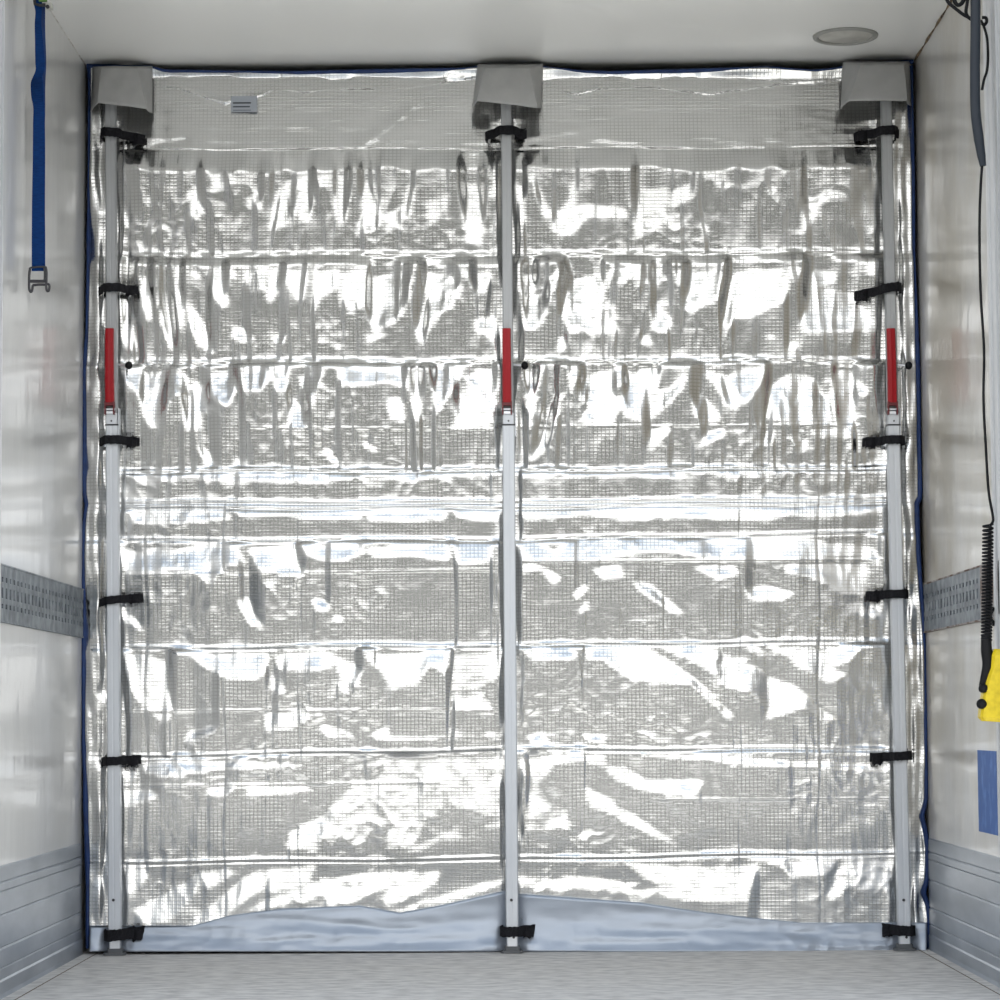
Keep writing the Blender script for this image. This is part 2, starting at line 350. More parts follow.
FACETS = '''
A.7 145,320 180,285 190,330 165,370
A1 200,330 225,320 235,380 225,410 200,390
A1 248,280 300,285 320,310 290,330 260,330
A1 335,350 370,330 385,350 380,385 345,375
A1 415,350 440,310 475,300 480,350 440,420 400,430 410,380
A1 480,300 510,290 515,350 500,410 470,400
A1 520,300 600,290 605,330 590,410 570,430 560,330 520,320
A1 635,310 655,310 660,350 680,360 680,420 650,430 610,445 630,380
A1 680,390 730,370 755,310 765,330 750,400 690,440
A.6 790,360 850,340 840,400 790,420
A1 875,310 890,310 900,340 935,350 940,420 930,470 890,460 880,400
A1 905,310 930,330 925,345 905,340
A1 90,420 115,400 105,440
A1 30,330 45,400 55,430 40,420 30,390
B1 55,300 75,330 100,385 130,380 150,350 155,300 170,320 160,370 210,365 290,380 300,400 240,400 190,400 150,445 105,430 110,400 85,400 65,350
B1 310,330 390,325 395,420 370,425 310,445
B1 405,330 460,310 455,350 400,380
B.6 400,390 460,390 400,440
B1 470,410 500,420 480,450
B.8 480,260 520,280 550,320 620,310 600,330 520,330 490,290
B.6 630,310 670,320 660,350 640,345
B1 725,330 760,350 800,330 830,340 840,360 800,350 770,370 760,400 735,430 730,370
B.5 730,250 745,250 745,300 730,300
B1 20,320 40,320 30,440 20,440
B1 700,425 740,435 720,440
C1 50,10 62,20 60,55 50,50
C.8 30,70 60,100 65,240 40,240 30,150
C1 80,60 100,60 110,170 95,170 78,110
C1 135,90 165,240 150,235 130,150
C1 165,35 185,35 190,60 170,80 190,130 180,200 160,110
C.8 200,120 240,180 260,250 245,250 200,190
C1 205,40 235,60 230,65 205,55
C1 250,45 270,20 320,50 290,80 300,130 280,140 250,80
C1 340,50 445,35 440,70 400,130 390,90 345,100
C.8 450,45 500,42 500,70 480,120 450,90
C1 515,45 575,45 570,90 530,110 510,150 500,150 515,100
C.75 585,50 650,40 640,130 600,160 585,100
C1 640,60 760,40 755,100 720,170 660,200 640,130
C1 790,45 870,60 880,90 850,140 800,170 780,230 765,200 790,130
C1 880,50 955,50 940,90 915,110 905,80
C1 915,170 965,150 970,215 920,195
C1 305,185 335,185 360,215 330,220 310,215
C1 415,205 440,205 440,225 415,220
C1 565,225 580,225 570,250
C1 640,205 700,200 650,220
D1 20,50 60,50 65,110 90,90 110,50 125,20 155,25 155,50 120,60 100,110 85,160 60,190 35,190 35,120
D1 150,60 230,50 235,130 200,150 210,190 150,200 130,150
D1 250,40 395,38 390,55 360,90 350,75 300,60 280,80 250,75
D.7 210,150 255,100 270,200 210,200
D1 355,130 370,120 380,145 400,160 395,200 355,190
D1 405,50 440,40 440,80 420,75
D1 445,50 530,45 525,110 490,130 450,150 440,110
D1 550,55 600,40 690,40 695,90 680,120 600,160 560,165 545,190 530,165 545,110
D1 700,30 725,40 720,80 700,60
D1 745,40 815,45 810,70 745,90
D1 740,90 800,90 860,100 880,130 880,190 740,200 725,170 740,130
D1 890,20 925,20 920,60 895,60
D1 325,210 345,200 355,230 330,225
D1 635,205 660,205 655,212
D1 690,240 710,220 720,240
D1 125,210 140,210 140,245 120,245
D.7 410,195 480,185 480,195
D.7 860,120 900,150 910,200 880,200
E1 28,48 70,45 110,50 135,40 190,50 200,90 160,110 130,160 110,190 90,170 80,110 50,80
E.8 205,60 240,80 250,150 210,130
E1 240,80 255,50 280,50 310,50 320,90 300,130 270,120
E.8 180,100 230,130 230,190 190,190
E1 325,50 400,38 405,60 380,95 340,90
E1 405,50 450,30 445,90 420,100
E1 455,110 480,130 495,150 490,190 450,185
E.9 470,60 540,40 520,90 510,130 495,110
E.8 470,185 415,190 380,190 420,185
E1 570,35 640,40 740,45 745,90 700,70 640,80 575,85
E.6 690,110 740,105 740,180 700,170
E.8 755,45 780,40 780,180 760,160
E1 805,35 880,35 860,90 830,130 815,160
E.9 890,60 920,35 965,40 965,150 900,100
E.6 865,100 970,120 970,180 860,190
E1 210,220 240,240 275,290 255,285
E1 300,235 335,290 320,288
E1 530,220 585,285 560,275 540,250
E1 630,210 670,240 640,240
E1 50,298 960,295 960,303 800,305 760,318 640,305 600,312 450,312 420,302 260,310 210,302 140,315 60,310
F1 35,50 85,30 70,80 60,140 40,200 45,110
F1 105,110 130,100 120,150 90,240 45,275 85,200
F1 150,40 190,35 165,70 150,100
F1 200,50 290,35 300,70 250,90 280,120 250,180 170,170 200,130 170,90
F1 300,70 330,30 380,35 360,90 400,90 440,50 430,90 350,170 290,160 280,110
F1 455,100 490,110 525,160 480,170 460,150
F.9 460,40 530,50 570,140 540,130 500,60
F1 540,60 590,40 640,40 610,100 580,130 560,90
F1 640,90 700,45 760,60 770,90 800,110 800,180 640,160 650,110
F1 810,40 850,40 890,90 890,110 860,100 860,200 830,200 800,120
F1 340,185 410,180 370,220 350,245
F1 480,230 490,200 540,180 530,210
F1 615,230 645,195 660,190 650,230
F1 700,205 745,210 740,245 715,230
F1 750,190 860,190 860,205 800,205 760,200
F1 20,290 130,300 190,290 230,300 300,290 400,285 420,295 560,280 580,300 700,280 900,282 900,292 720,295 600,305 450,295 410,310 280,302 200,305 130,305 20,305
G1 50,5 270,5 330,12 400,10 520,8 600,10 600,20 530,35 420,30 270,30 200,18 140,25 60,18
G1 50,108 120,105 300,105 300,125 220,130 130,140 60,135
G1 320,105 460,105 630,108 630,125 500,125 440,115 330,118
G1 640,105 840,105 840,125 740,130 650,125
G1 860,100 980,95 975,120 940,130 870,120
G1 30,200 90,210 120,195 170,205 240,185 320,200 340,235 300,240 270,270 250,285 200,255 160,250 130,260 40,260 30,230
G1 350,200 465,185 470,240 500,270 440,270 370,250
G1 480,190 630,195 640,210 580,230 520,225 490,210
G1 645,200 740,195 850,185 850,230 760,215 660,220
G1 860,185 955,185 955,230 870,240
G1 320,330 345,320 360,360 385,400 350,385
G1 510,320 550,330 545,360 515,350
G1 555,360 585,370 570,380
G1 30,355 60,365 90,410 60,390 30,375
G.7 380,280 420,290 410,305
G.7 590,285 625,290 620,300
G.7 660,290 700,310 680,312
H1 30,95 300,85 500,95 940,85 940,95 880,110 760,120 700,110 640,130 560,125 430,120 300,130 200,115 30,125
H1 25,175 70,185 110,205 160,175 300,175 430,180 570,175 760,170 790,185 870,190 910,200 930,240 880,220 840,215 740,225 500,225 450,215 380,205 300,210 260,220 200,230 60,230 25,225
H.8 20,240 60,235 130,270 110,290 80,250 30,260
H1 160,310 190,285 195,300 165,330
H1 165,370 195,320 190,350
H1 210,250 270,240 280,270 230,275
H1 310,280 350,290 420,350 430,365 400,355 320,300
H1 460,245 560,240 570,265 520,275
H1 590,300 640,290 710,310 680,330 600,325
H1 680,240 890,240 890,320 830,310 780,280 700,260
H1 820,330 920,345 930,370 870,365 850,350
I1 40,40 100,35 150,60 150,130 155,190 135,215 110,190 60,140 45,80
I1 205,40 400,35 400,70 370,100 300,100 240,70
I1 415,35 560,35 560,70 500,80 420,80
I.8 400,90 440,100 440,140 410,140
I1 560,40 630,70 620,120 580,110
I1 640,40 840,30 845,90 800,60 770,110 700,130 680,80
I.9 860,40 980,25 980,90 930,120 960,190 860,180
I.8 390,180 500,175 500,200 440,230 390,230
I1 200,235 270,210 265,230 215,255 185,260
I1 530,210 600,230 620,250 540,240
I1 650,240 700,210 700,240 850,245 700,255
I.8 850,220 900,235 980,230 980,255 920,240 860,250
I.6 550,100 610,120 600,140 540,130
J1 40,30 130,20 170,35 150,50 60,50
J1 190,20 340,20 380,40 500,130 560,190 550,205 450,110 420,110 370,110 300,100 270,80 230,50 190,50
J1 370,20 520,20 540,45 600,60 640,90 710,115 760,160 810,195 790,210 740,170 680,190 640,200 640,170 600,130 540,120 480,60
J.9 560,20 880,20 850,50 800,70 840,90 790,110 750,80 700,60 700,40 600,30
J1 40,240 80,235 100,250 60,262
J1 180,235 240,240 230,255 190,250
J.6 240,245 400,225 360,240
K1 90,45 300,42 480,50 480,55 290,60 130,80 90,70
K1 40,50 70,60 60,90 30,80
K1 30,115 110,115 120,130 30,160
K1 245,108 320,100 290,130 250,125
K.7 340,105 480,100 520,115 350,130
K1 500,60 640,45 700,30 860,25 985,25 985,180 940,180 900,160 840,150 790,190 760,260 690,260 700,200 660,190 630,260 600,240 560,220 510,250 450,265 450,220 520,190 600,110 610,100 540,95 660,90 680,60 600,60
K1 730,275 880,200 890,205 740,283
K1 830,215 870,210 890,240 840,240
K1 930,200 985,190 985,210 940,210
L1 30,40 90,25 240,22 240,60 180,40 110,50 90,80 70,100 100,160 50,190 45,130 60,90 35,70
L1 240,55 290,55 340,90 480,90 460,125 380,125 320,110 260,90
L1 190,105 240,130 330,190 400,240 430,255 350,225 260,180 200,160
L.8 40,200 80,190 140,170 150,210 50,220
L1 170,230 215,200 190,240
L1 330,22 600,35 800,45 900,50 960,70 820,60 600,50 470,35 330,32
M1 35,40 90,40 100,70 50,110 35,100
M1 120,120 200,80 215,60 240,55 210,110 150,180 90,190 60,150
M1 220,60 300,45 310,60 250,100 230,90
M1 350,60 385,50 380,100 270,180 190,195 250,140
M1 395,50 520,35 500,80 420,110 390,100
M1 540,70 680,55 830,50 820,80 730,130 680,145 700,90 640,120 560,140 480,130 400,145 330,160 400,120
M1 700,155 850,110 985,70 985,85 860,125 720,160
M1 770,180 860,135 930,125 985,120 985,150 900,160 850,180
M1 130,203 185,190 190,203
N1 20,70 220,70 370,100 400,110 570,125 560,135 400,120 200,100 20,95
N1 280,35 540,40 620,40 600,90 590,130 400,110 330,70
N1 640,30 820,25 790,60 700,70 680,40
N1 830,25 955,25 955,90 960,140 930,90 840,100 800,130 795,100 820,50
N1 20,130 60,125 190,150 310,160 300,172 180,168 30,165
N1 20,10 180,15 500,20 950,10 950,18 500,28 180,32 20,25
N1 345,165 380,160 370,172 345,175
'''
facing = np.zeros((N, N))
for ln in FACETS.strip().splitlines():
    w = ln.split(); ox, oy = OFF[w[0][0]]; val = float(w[0][1:])
    P = [(ox + float(a.split(',')[0])/2.5, oy + float(a.split(',')[1])/2.5) for a in w[1:]]
    sl, ins = inpoly(P); sub = facing[sl]; sub[ins] = np.maximum(sub[ins], val)
facing = np.clip(blur(facing, 1.9, 1.7), 0, 1)

# seams: row at columns 110, 505, 905
SEAMS = [(70,70,70), (151,150,148), (257,256,253), (364,362,361), (472,471,468), (503,503,499), (509,508,504), (541,540,533),
         (649,646,641), (757,750,749), (863,859,853), (950,950,948)]
def seam(k):
    a, b, c = SEAMS[k]
    return np.interp(UU[0], [80, 110, 505, 905, 930], [a, a, b, c, c]) + 0.9*np.sin(UU[0]/37.+k) 
SE = [seam(k) for k in range(len(SEAMS))]
# view elevation of every row, and how high the open sky reaches as seen from it
elev = np.arctan((((950 - VV) / 336.) - CZ) / D)
DEG = math.pi/180
lim = np.minimum(np.arctan((H - (950-VV)/336.)/1.46)/DEG - 3, 30.)
lowmask = np.clip((VV-900-6*np.sin(UU/41.))/10., 0, 1)
noise_r = noise(12, 5)
def slope_for(r): return np.tan((r*DEG - elev)/2)/337.
hmap = np.zeros((N, N))
def sm1(a, k):
    ker = np.exp(-.5*(np.arange(-3*k, 3*k+1)/float(k))**2); ker /= ker.sum()
    return np.convolve(np.pad(a, 3*k, mode='edge'), ker, 'valid')
RAMP = {0: 12, 1: 22, 2: 9, 3: 4, 4: 3, 5: 2, 6: 3, 7: 3, 8: 3, 9: 3, 10: 4}
for k in range(len(SE)-1):
    top = SE[k][None, :]; bot = SE[k+1][None, :]; d0 = VV-top; d1 = bot-VV
    inb = ((d0 >= 0) & (d1 > 0)).astype(float)
    if k == 0:
        g = slope_for(np.full((N, N), 31.)) * inb
    else:
        fw = facing*inb
        fg = (1-facing)*inb
        low = lowmask if k == 10 else 0.
        rg = -7. + noise_r*1.5
        pass
        if k == 10: rg = np.where(VV < 882, rg-3, rg)
        gg = slope_for(rg)*fg
        # white facets lean back as far as needed to balance their column, inside the open sky
        best = None
        lo_s = (slope_for(np.full((N,N), 5.))*fw).sum(0); hi_s = (slope_for(np.maximum(lim, 6.))*fw).sum(0)
        need = -gg.sum(0)
        al = sm1(np.clip((need-lo_s)/np.maximum(hi_s-lo_s, 1e-6), 0, 1), 4)[None, :]
        if k == 10: al = sm1(np.clip((need+.004-lo_s)/np.maximum(hi_s-lo_s, 1e-6), .15, 1), 6)[None, :]
        gw = (slope_for(np.full((N,N), 5.))*(1-al) + slope_for(np.maximum(lim, 6.))*al)*fw
        g = gg + gw
    r = RAMP[k]*(1 + .10*sm1(rng.randn(N), 7)[None, :]*4)
    tot = sm1(g.sum(0), 2)[None, :]
    wt = (1/(1+np.exp(np.clip((d0-r)/1.2, -30, 30))) + .35*np.exp(-np.maximum(d1, 0)/2.5))*inb
    if k == 10:
        tot = sm1(g.sum(0), 5)[None, :] - .004; wt = inb*(.3 + 1-fw)
    g = g - tot*wt/np.maximum(wt.sum(0, keepdims=True), 1e-6)
    hb = np.cumsum(g, 0)*inb
    print('band', k, 'relief mm', round(hb.min()*1e3), round(hb.max()*1e3))
    hmap += hb
hmap = blur(hmap, 1.6, .8)
# vertical pleats gathered at the seams of the upper bands
pleat = -np.abs(noise(4.5, 26)) * .0026
amp = np.interp(VV[:, 0], [60, 150, 170, 470, 510, 640, 860, 950], [.15, .3, 1, 1, .25, .2, .3, .12])[:, None]
tseam = np.ones((N, N))
for s in SE[1:]: tseam = np.minimum(tseam, np.clip(np.abs(VV - s[None, :])/6., 0, 1))
hmap += pleat*amp*(.25+.75*tseam)
dg = -np.abs(noise(7, 10)) * .0006
hmap += dg*np.interp(VV[:, 0], [60, 150, 480, 640, 950], [.9, .5, .6, .9, 1.0])[:, None]
hmap += noise(2.2, 2.6)*.00006
crk = noise(4.5, 4.5); hmap -= np.abs(crk)*.00055*np.clip(.5+noise(40, 18)*.8, 0, 1.6)
crk2 = noise(3, 8); hmap -= np.abs(crk2)*.0005*np.clip(.2+noise(30, 20)*.8, 0, 1.5)
for k, srow in enumerate(SE[1:-1]):            # stitched seam: rolled ridge with a tight groove below it
    w = .0022 if k > 2 else .0014
    hmap += w*np.exp(-((VV-(srow[None, :]-1.6))/1.1)**2) - w*1.2*np.exp(-((VV-(srow[None, :]+.9))/.8)**2)
# pressed folds (a grid of old fold lines)
for fx in (146, 224, 298, 377, 454, 585, 663, 741, 819):
    hmap -= .0014*np.exp(-((UU-fx-1.5*np.sin(VV/23.))/1.3)**2)*np.clip((VV-480)/40., .25, 1)
for (a, b), (u0, u1) in (((576,570), (115,500)), ((562,560), (515,895)), ((711,710), (115,500)), ((786,782), (115,440)), ((799,798), (650,895)), ((428,430),(250,500)),((427,426),(515,860))):
    rr = a + (b-a)*(UU-u0)/(u1-u0)
    hmap += .0010*np.exp(-((VV-rr)/1.1)**2)*((UU > u0) & (UU < u1))
# hanging swags in the loose top hem
top = ((VV > 66) & (VV < 150)).astype(float)
for pts in (((150,83),(180,88),(225,103),(262,95),(280,84)), ((280,87),(303,92),(330,88),(374,88),(410,87),(500,74)), ((528,82),(545,85),(576,94),(600,88),(650,86),(710,94),(725,91),(780,84),(850,80))):
    xs, ys = zip(*pts); rr = np.interp(UU, xs, ys)
    hmap += (.012*np.exp(-np.clip(rr-VV, 0, 99)/7.)*(VV <= rr) - .004*np.exp(-((VV-rr-1.5)/1.5)**2))*top*((UU > xs[0]) & (UU < xs[-1]))
dgl = UU*.62 + VV
hmap += top*.0035*np.exp(-((UU+ (VV-100)*1.25 - 420)/7.)**2) + top*.002*noise(12, 3)*.5
# side strips and the pull along the straps
u_l = 114. + (VV-500)*.004; u_c = 509. + (VV-500)*.008; u_r = 895. + (VV-500)*.022
side = np.clip((u_l-2-UU)/5., 0, 1) + np.clip((UU-u_r-3)/5., 0, 1)
stripn = noise(2.6, 30)*.0030 + noise(3, 7)*.0012
hmap = hmap*(1-.7*np.clip(side, 0, 1)) + stripn*np.clip(side, 0, 1)
STR_L = [133, 288, 440, 600, 761]; STR_R = [131, 288, 440, 593, 756]
for us, ST in ((u_l, STR_L), (u_r, STR_R), (u_c, [131])):
    near = np.exp(-((UU-us)/13.)**2)
    hmap *= 1 - .75*near
    hmap += stripn*.8*np.exp(-((np.abs(UU-us)-11)/6.)**2)
    for v0 in ST:
        hmap -= .006*np.exp(-((VV-v0)/7.)**2 - ((UU-us)/16.)**2)
hmap = np.clip(hmap + .012, -.006, .075)

def ulv(v): return np.interp(v, [60,200,260,330,365,495,503,512,530,740,780,870,955], [88.5,88,87.5,86,84,83.5,86,85,83,83,84.5,87,87])
def urv(v): return np.interp(v, [60,250,300,375,480,497,503,520,550,590,630,640,750,800,816,830,850,880,892,905,920,955], [912,914,916,918,920,920,916.5,917,918,921,925,925,927,926,922,925,928,927,923,928,930,929])
def utop(u): return np.interp(u, [80,88,150,165,300,460,500,545,580,610,700,770,790,812,830,870,915], [67,67,67.5,71.5,73,70,67,68,72,73,71,68.5,70,71.5,70,64,62])
WORLD_Y = -.012
def sample(a, u, v):
    u = np.clip(u, 0, N-2); v = np.clip(v, 0, N-2); i = u.astype(int); j = v.astype(int); fu = u-i; fv = v-j
    return (a[j,i]*(1-fu)+a[j,i+1]*fu)*(1-fv) + (a[j+1,i]*(1-fu)+a[j+1,i+1]*fu)*fv
def plane_points(u, v, y):
    xc = (u-500)/F; zc = -(v-SY-500)/F
    r = np.array(right); f = np.array(fwd); q = np.array(up)
    d = xc[..., None]*r + f + zc[..., None]*q
    t = (y + D)/d[..., 1]
    return np.array((CX, -D, CZ)) + d*t[..., None]
def relief(name, ua, ub, vtop, vbot, step, m, parent, thick=.02, hfun=None):
    """closed padded sheet: detailed front, plain back"""
    nv = int((vbot-vtop)/step)+1; wav = vtop > 900
    s = np.linspace(0, 1, int((ub(500.)-ua(500.))/step)+1)
    v = np.linspace(vtop, vbot, nv)[:, None] + 0*s[None, :]
    U = ua(v) + (ub(v)-ua(v))*s[None, :]
    tp = utop(U); t = (v-vtop)/(vbot-vtop); v = np.where(t < .2, v + (tp-vtop)*(1-t/.2), v) if vtop < 80 else v
    if wav: v = v + (1-t)**1.5*(np.interp(U, [80,110,190,230,280,360,400,440,505,515,560,640,700,760,800,930], [926,927,926,915,908,905,912,905,890,893,896,902,911,918,922,922]) - vtop)
    P = plane_points(U, v, np.full(U.shape, WORLD_Y))
    hh = (hfun or sample)(hmap, U, v)
    e = np.minimum(s, 1-s)[None, :]*(ub(v)-ua(v))
    hh = hh*np.clip(e/3., .15, 1)
    F_ = P.copy(); F_[..., 1] = WORLD_Y - hh
    B_ = P.copy(); B_[..., 1] = WORLD_Y + thick
    a, b = F_.shape[:2]; nF = a*b
    idx = np.arange(nF).reshape(a, b)
    q = np.stack([idx[:-1,:-1], idx[1:,:-1], idx[1:,1:], idx[:-1,1:]], -1).reshape(-1, 4)
    border = np.concatenate([idx[0,:], idx[1:,-1], idx[-1,-2::-1], idx[-2:0:-1,0]])
    nb = len(border); bp = B_.reshape(-1,3)[border]
    ids = np.arange(nb); nx = (ids+1) % nb
    sk = np.stack([border, border[nx], nF+nx, nF+ids], -1)
    verts = np.concatenate([F_.reshape(-1,3), bp])
    quads = np.concatenate([q, sk]); loops = np.concatenate([quads.reshape(-1), nF+ids[::-1]])
    npoly = len(quads)+1
    me = bpy.data.meshes.new(name)
    me.vertices.add(len(verts)); me.vertices.foreach_set('co', verts.astype(np.float32).reshape(-1))
    me.loops.add(len(loops)); me.loops.foreach_set('vertex_index', loops.astype(np.int32))
    me.polygons.add(npoly)
    me.polygons.foreach_set('loop_start', (np.arange(npoly)*4).astype(np.int32))
    sm = np.ones(npoly, bool); sm[len(q):] = False
    me.update(calc_edges=True); me.validate()
    me.polygons.foreach_set('use_smooth', sm)
    me.materials.append(m)
    o = bpy.data.objects.new(name, me); C.objects.link(o); o.parent = parent
    return o

bulk = empty('insulated_bulkhead', (0, 0, 0))
tag(bulk, 'silver foil padded thermal curtain closing off the whole cargo space between floor and ceiling', 'thermal curtain')
uc = lambda v: 509. + (v-500)*.008
relief('quilted_panel', ulv, lambda v: uc(v)+0*v, 67., 926., 1.15, m_foil, bulk)['label'] = 'left half of the quilted foil'
relief('quilted_panel', lambda v: uc(v)+.4, urv, 67., 926., 1.15, m_foil, bulk)['label'] = 'right half of the quilted foil'
# smooth skirt at the bottom
fl = blur(rng.randn(N, N), 30, 3.4); fl = fl/fl.std()*.0016 - np.abs(noise(5, 5))*.0007 - np.abs(noise(14, 2.2))*.0010
def flap_h(a, u, v):
    t = np.clip((v-905)/45., 0, 1)
    nearp = sum(np.exp(-((u-q)/11.)**2) for q in (115.2, 512.3, 904.))
    return .010 + (.026*t**2 + .022*(v < 935)*0 + .012 + sample(fl, u, v)*(.3+t))*(1-.8*nearp)
def ub2(v): return urv(v)-2
relief('bottom_skirt', lambda v: ulv(v)+2, ub2, 921., 950.3, 1.5, m_flap, bulk, hfun=flap_h)['label'] = 'plain pale silver skirt reaching the floor'

# blue edge binding
def ribbon_path(name, uvs, wpx, m, y=-.014, depth=.012, n=3):
    mb = MB(); rings = []
    P = [at(u, v, y) for u, v in uvs]
    for i, p in enumerate(P):
        t = (P[min(i+1, len(P)-1)] - P[max(i-1, 0)]).normalized(); nn = Vector((0, 1, 0)); sdir = t.cross(nn).normalized()
        w = (wpx[i] if isinstance(wpx, list) else wpx)/339.*.5
        ring = []
        for k in range(10):
            a = 2*math.pi*k/10
            ring.append(p + sdir*w*math.cos(a) - nn*depth*math.sin(a))
        rings.append(ring)
    mb.loft(rings); return mb.build(name, m, bulk)
vs_ = list(range(66, 949, 6))
random.seed(4)
ribbon_path('edge_binding', [(float(ulv(v))+.9, v) for v in vs_], [3.2+2.0*min(1, max(0, (v-300)/60.))+.9*math.sin(v/31.)+.5*math.sin(v/9.) for v in vs_], m_blue)
ribbon_path('edge_binding', [(min(float(urv(v))-.2, 914.+(v-66)*.0167), v) for v in vs_], [3.2+2.0*min(1, max(0, (v-320)/60.))+.9*math.sin(v/27.+1) for v in vs_], m_blue)
us_ = list(range(87, 914, 7))
ribbon_path('edge_binding', [(u, float(utop(u))-.3) for u in us_], [3.2+1.0*math.sin(u/50.)+(1.5 if u < 120 or u > 870 or 470 < u < 545 else 0) for u in us_], m_blue)

# care label sewn on the top hem
hl = float(hmap[94:116, 228:260].max()); yl = WORLD_Y - hl
lb = MB(); p0, p1 = at(231, 112, yl), at(257, 96, yl); lb.box((p0.x, yl-.0012, p0.z), (p1.x, yl+.002, p1.z)); lab = lb.build('sewn_label', m_card, bulk)
lab['label'] = 'small grey label with dark printed lines'
for k, (va, vb) in enumerate(((102.3,103.8),(106.2,107.5),(110,110.6))):
    a, b = at(233, vb, yl), at(251 if k != 1 else 250, va, yl); l = MB(); l.box((a.x, yl-.0018, a.z), (b.x, yl-.0011, b.z)); l.build('printed_line', m_ink, lab)

# grey hoods over the pole heads
def hood(top, bot, g_top, g_bot, skew=0.):
    """top / bot: columns of the front face; g_top / g_bot: columns where the gussets meet the curtain"""
    (u0, u1, v0), (w0, w1, v1) = top, bot
    yt, yb, yq = -.104, -.135, -.030
    zt = H-.012
    A, B = at(u0, v0, yt), at(u1, v0, yt)
    Cc, Dd = at(w0, v1, yb), at(w1, v1+skew, yb)
    GA, GB = at(g_top[0], v0, yq), at(g_top[1], v0, yq); GA.z = GB.z = zt
    GC, GD = at(g_bot[0], g_bot[2], yq), at(g_bot[1], g_bot[3], yq)
    nx = 14; ny = 12; grid = []
    for j in range(ny+1):
        t = j/ny; ya = yt + (yb-yt)*t - .006*math.sin(t*math.pi)
        L, Rr, BL, BR = A.lerp(Cc, t), B.lerp(Dd, t), GA.lerp(GC, t), GB.lerp(GD, t)
        pts = []
        for k in range(5):
            q = BL.lerp(L, k/5); q.x += .004*math.sin(k/5*math.pi)*math.sin(t*5); pts.append(tuple(q))
        for i in range(nx+1):
            q = L.lerp(Rr, i/nx); q.y = ya - .005*math.sin(i/nx*math.pi) + .0014*math.sin(i*.9+j*.8); pts.append(tuple(q))
        for k in range(5):
            q = Rr.lerp(BR, (k+1)/5); q.x += .005*math.sin((k+1)/5*math.pi)*math.sin(t*4+1); pts.append(tuple(q))
        grid.append(pts)
    mb = MB(); n = len(grid[0])
    vs = [p for r in grid for p in r]; fs = []
    for j in range(ny):
        for i in range(n-1): fs.append((j*n+i, j*n+i+1, (j+1)*n+i+1, (j+1)*n+i))
    mb.add(vs, fs, True); mb.add(grid[0], [tuple(range(n))])
    o = mb.build('pole_pocket', m_vinyl, bulk)
    for e in o.data.edges:
        a, b = e.vertices
        if (a % n == b % n) and (a % n in (5, 5+nx)): e.use_edge_sharp = True
    sm = o.modifiers.new('solid', 'SOLIDIFY'); sm.thickness = .003; sm.offset = 0
hood((102, 137, 67), (98, 147, 103), (93, 152), (91, 152, 112, 113), 6)
hood((486, 529, 67), (477, 537, 101), (478, 543), (472, 541, 113, 108), 7)
hood((861, 903, 64), (849, 907, 101), (843, 909), (841, 911, 109, 106), 0)
# black hook-and-loop straps sewn to the curtain, wrapped round the poles
def strap(pole_u, v, ul, ur, wpx=8.5, tilt=0., tail=1, seed=0, tag_lbl=False):
    rnd = random.Random(seed)
    pc = at(pole_u, v, -.085)
    xl, xr = at(ul, v, -.03).x, at(ur, v, -.03).x; hw = wpx/339./2
    px = .0235
    path = [(xl, -.022), (xl+.010, -.040), (pc.x-px-.010, -.062), (pc.x-px, -.088), (pc.x-px+.006, -.0975), (pc.x, -.0985), (pc.x+px-.006, -.0975),
            (pc.x+px, -.088), (pc.x+px+.010, -.066), (xr-.010, -.046), (xr, -.034)]
    if pc.x-px-.010 < xl+.01: path[1] = ((xl+pc.x-px-.010)/2, -.045)
    # resample
    P = bezier([(a, b, 0) for a, b in path], 4)
    mb = MB(); rings = []; n = len(P)
    for i, p in enumerate(P):
        t = i/(n-1); tan = (P[min(i+1,n-1)]-P[max(i-1,0)]).normalized(); nr = Vector((tan.y, -tan.x, 0))
        z = pc.z + (p.x-pc.x)*tilt
        h1 = hw*(1+rnd.uniform(-.08,.08)); h0 = hw*(1+rnd.uniform(-.08,.10))
        th = .0028
        rings.append([p+nr*th+Vector((0,0,z+h1)), p-nr*th*.3+Vector((0,0,z+h1)), p-nr*th*.3+Vector((0,0,z-h0)), p+nr*th+Vector((0,0,z-h0))])
    mb.loft(rings, smooth=False)
    # crumpled free end of the strap
    tx = xr-.004 if tail > 0 else xl+.004; z = pc.z + (tx-pc.x)*tilt
    rings = []
    k = 7; L = .030*abs(tail)
    for i in range(k+1):
        s = i/k; hh = hw*(1.25-.5*s)*(1+rnd.uniform(-.2,.25))
        c = Vector((tx - (1 if tail > 0 else -1)*L*(1-s) , -.046 - .010*math.sin(s*3), z - .003 - .005*s))
        rings.append([c+Vector((0,-.006,hh)), c+Vector((0,.004,hh*.9)), c+Vector((0,.004,-hh)), c+Vector((0,-.006,-hh*(1+rnd.uniform(-.1,.3))))])
    mb.loft(rings, smooth=False)
    for _ in range(5):
        a = Vector((tx - (1 if tail > 0 else -1)*rnd.uniform(0,.03), -.052, z+rnd.uniform(-.016,.012)))
        mb.tube([a, a+Vector((rnd.uniform(-.008,.012), -.004, rnd.uniform(-.014,.012)))], [.0025,.001], 5)
    mb.build('strap', m_black, bulk)
L_SP = [(133,103.5,145,9,-.1),(288,98,138,8.5,0),(440,99,139,8.5,0),(600,99,142,8,.12),(761,102,140,8.5,.05)]
R_SP = [(131,855,898,9,.05),(288,855,901,9,.14),(440,863,902,8.5,0),(594,867,907,8.5,.02),(756,870,909,8.5,.05)]
for i, (v, a, b, w, t) in enumerate(L_SP): strap(113.3+(v-500)*.004, v, a, b, w, t, 1, 10+i)
for i, (v, a, b, w, t) in enumerate(R_SP): strap(895+(v-500)*.022, v, a, b, w, t, -1, 30+i)
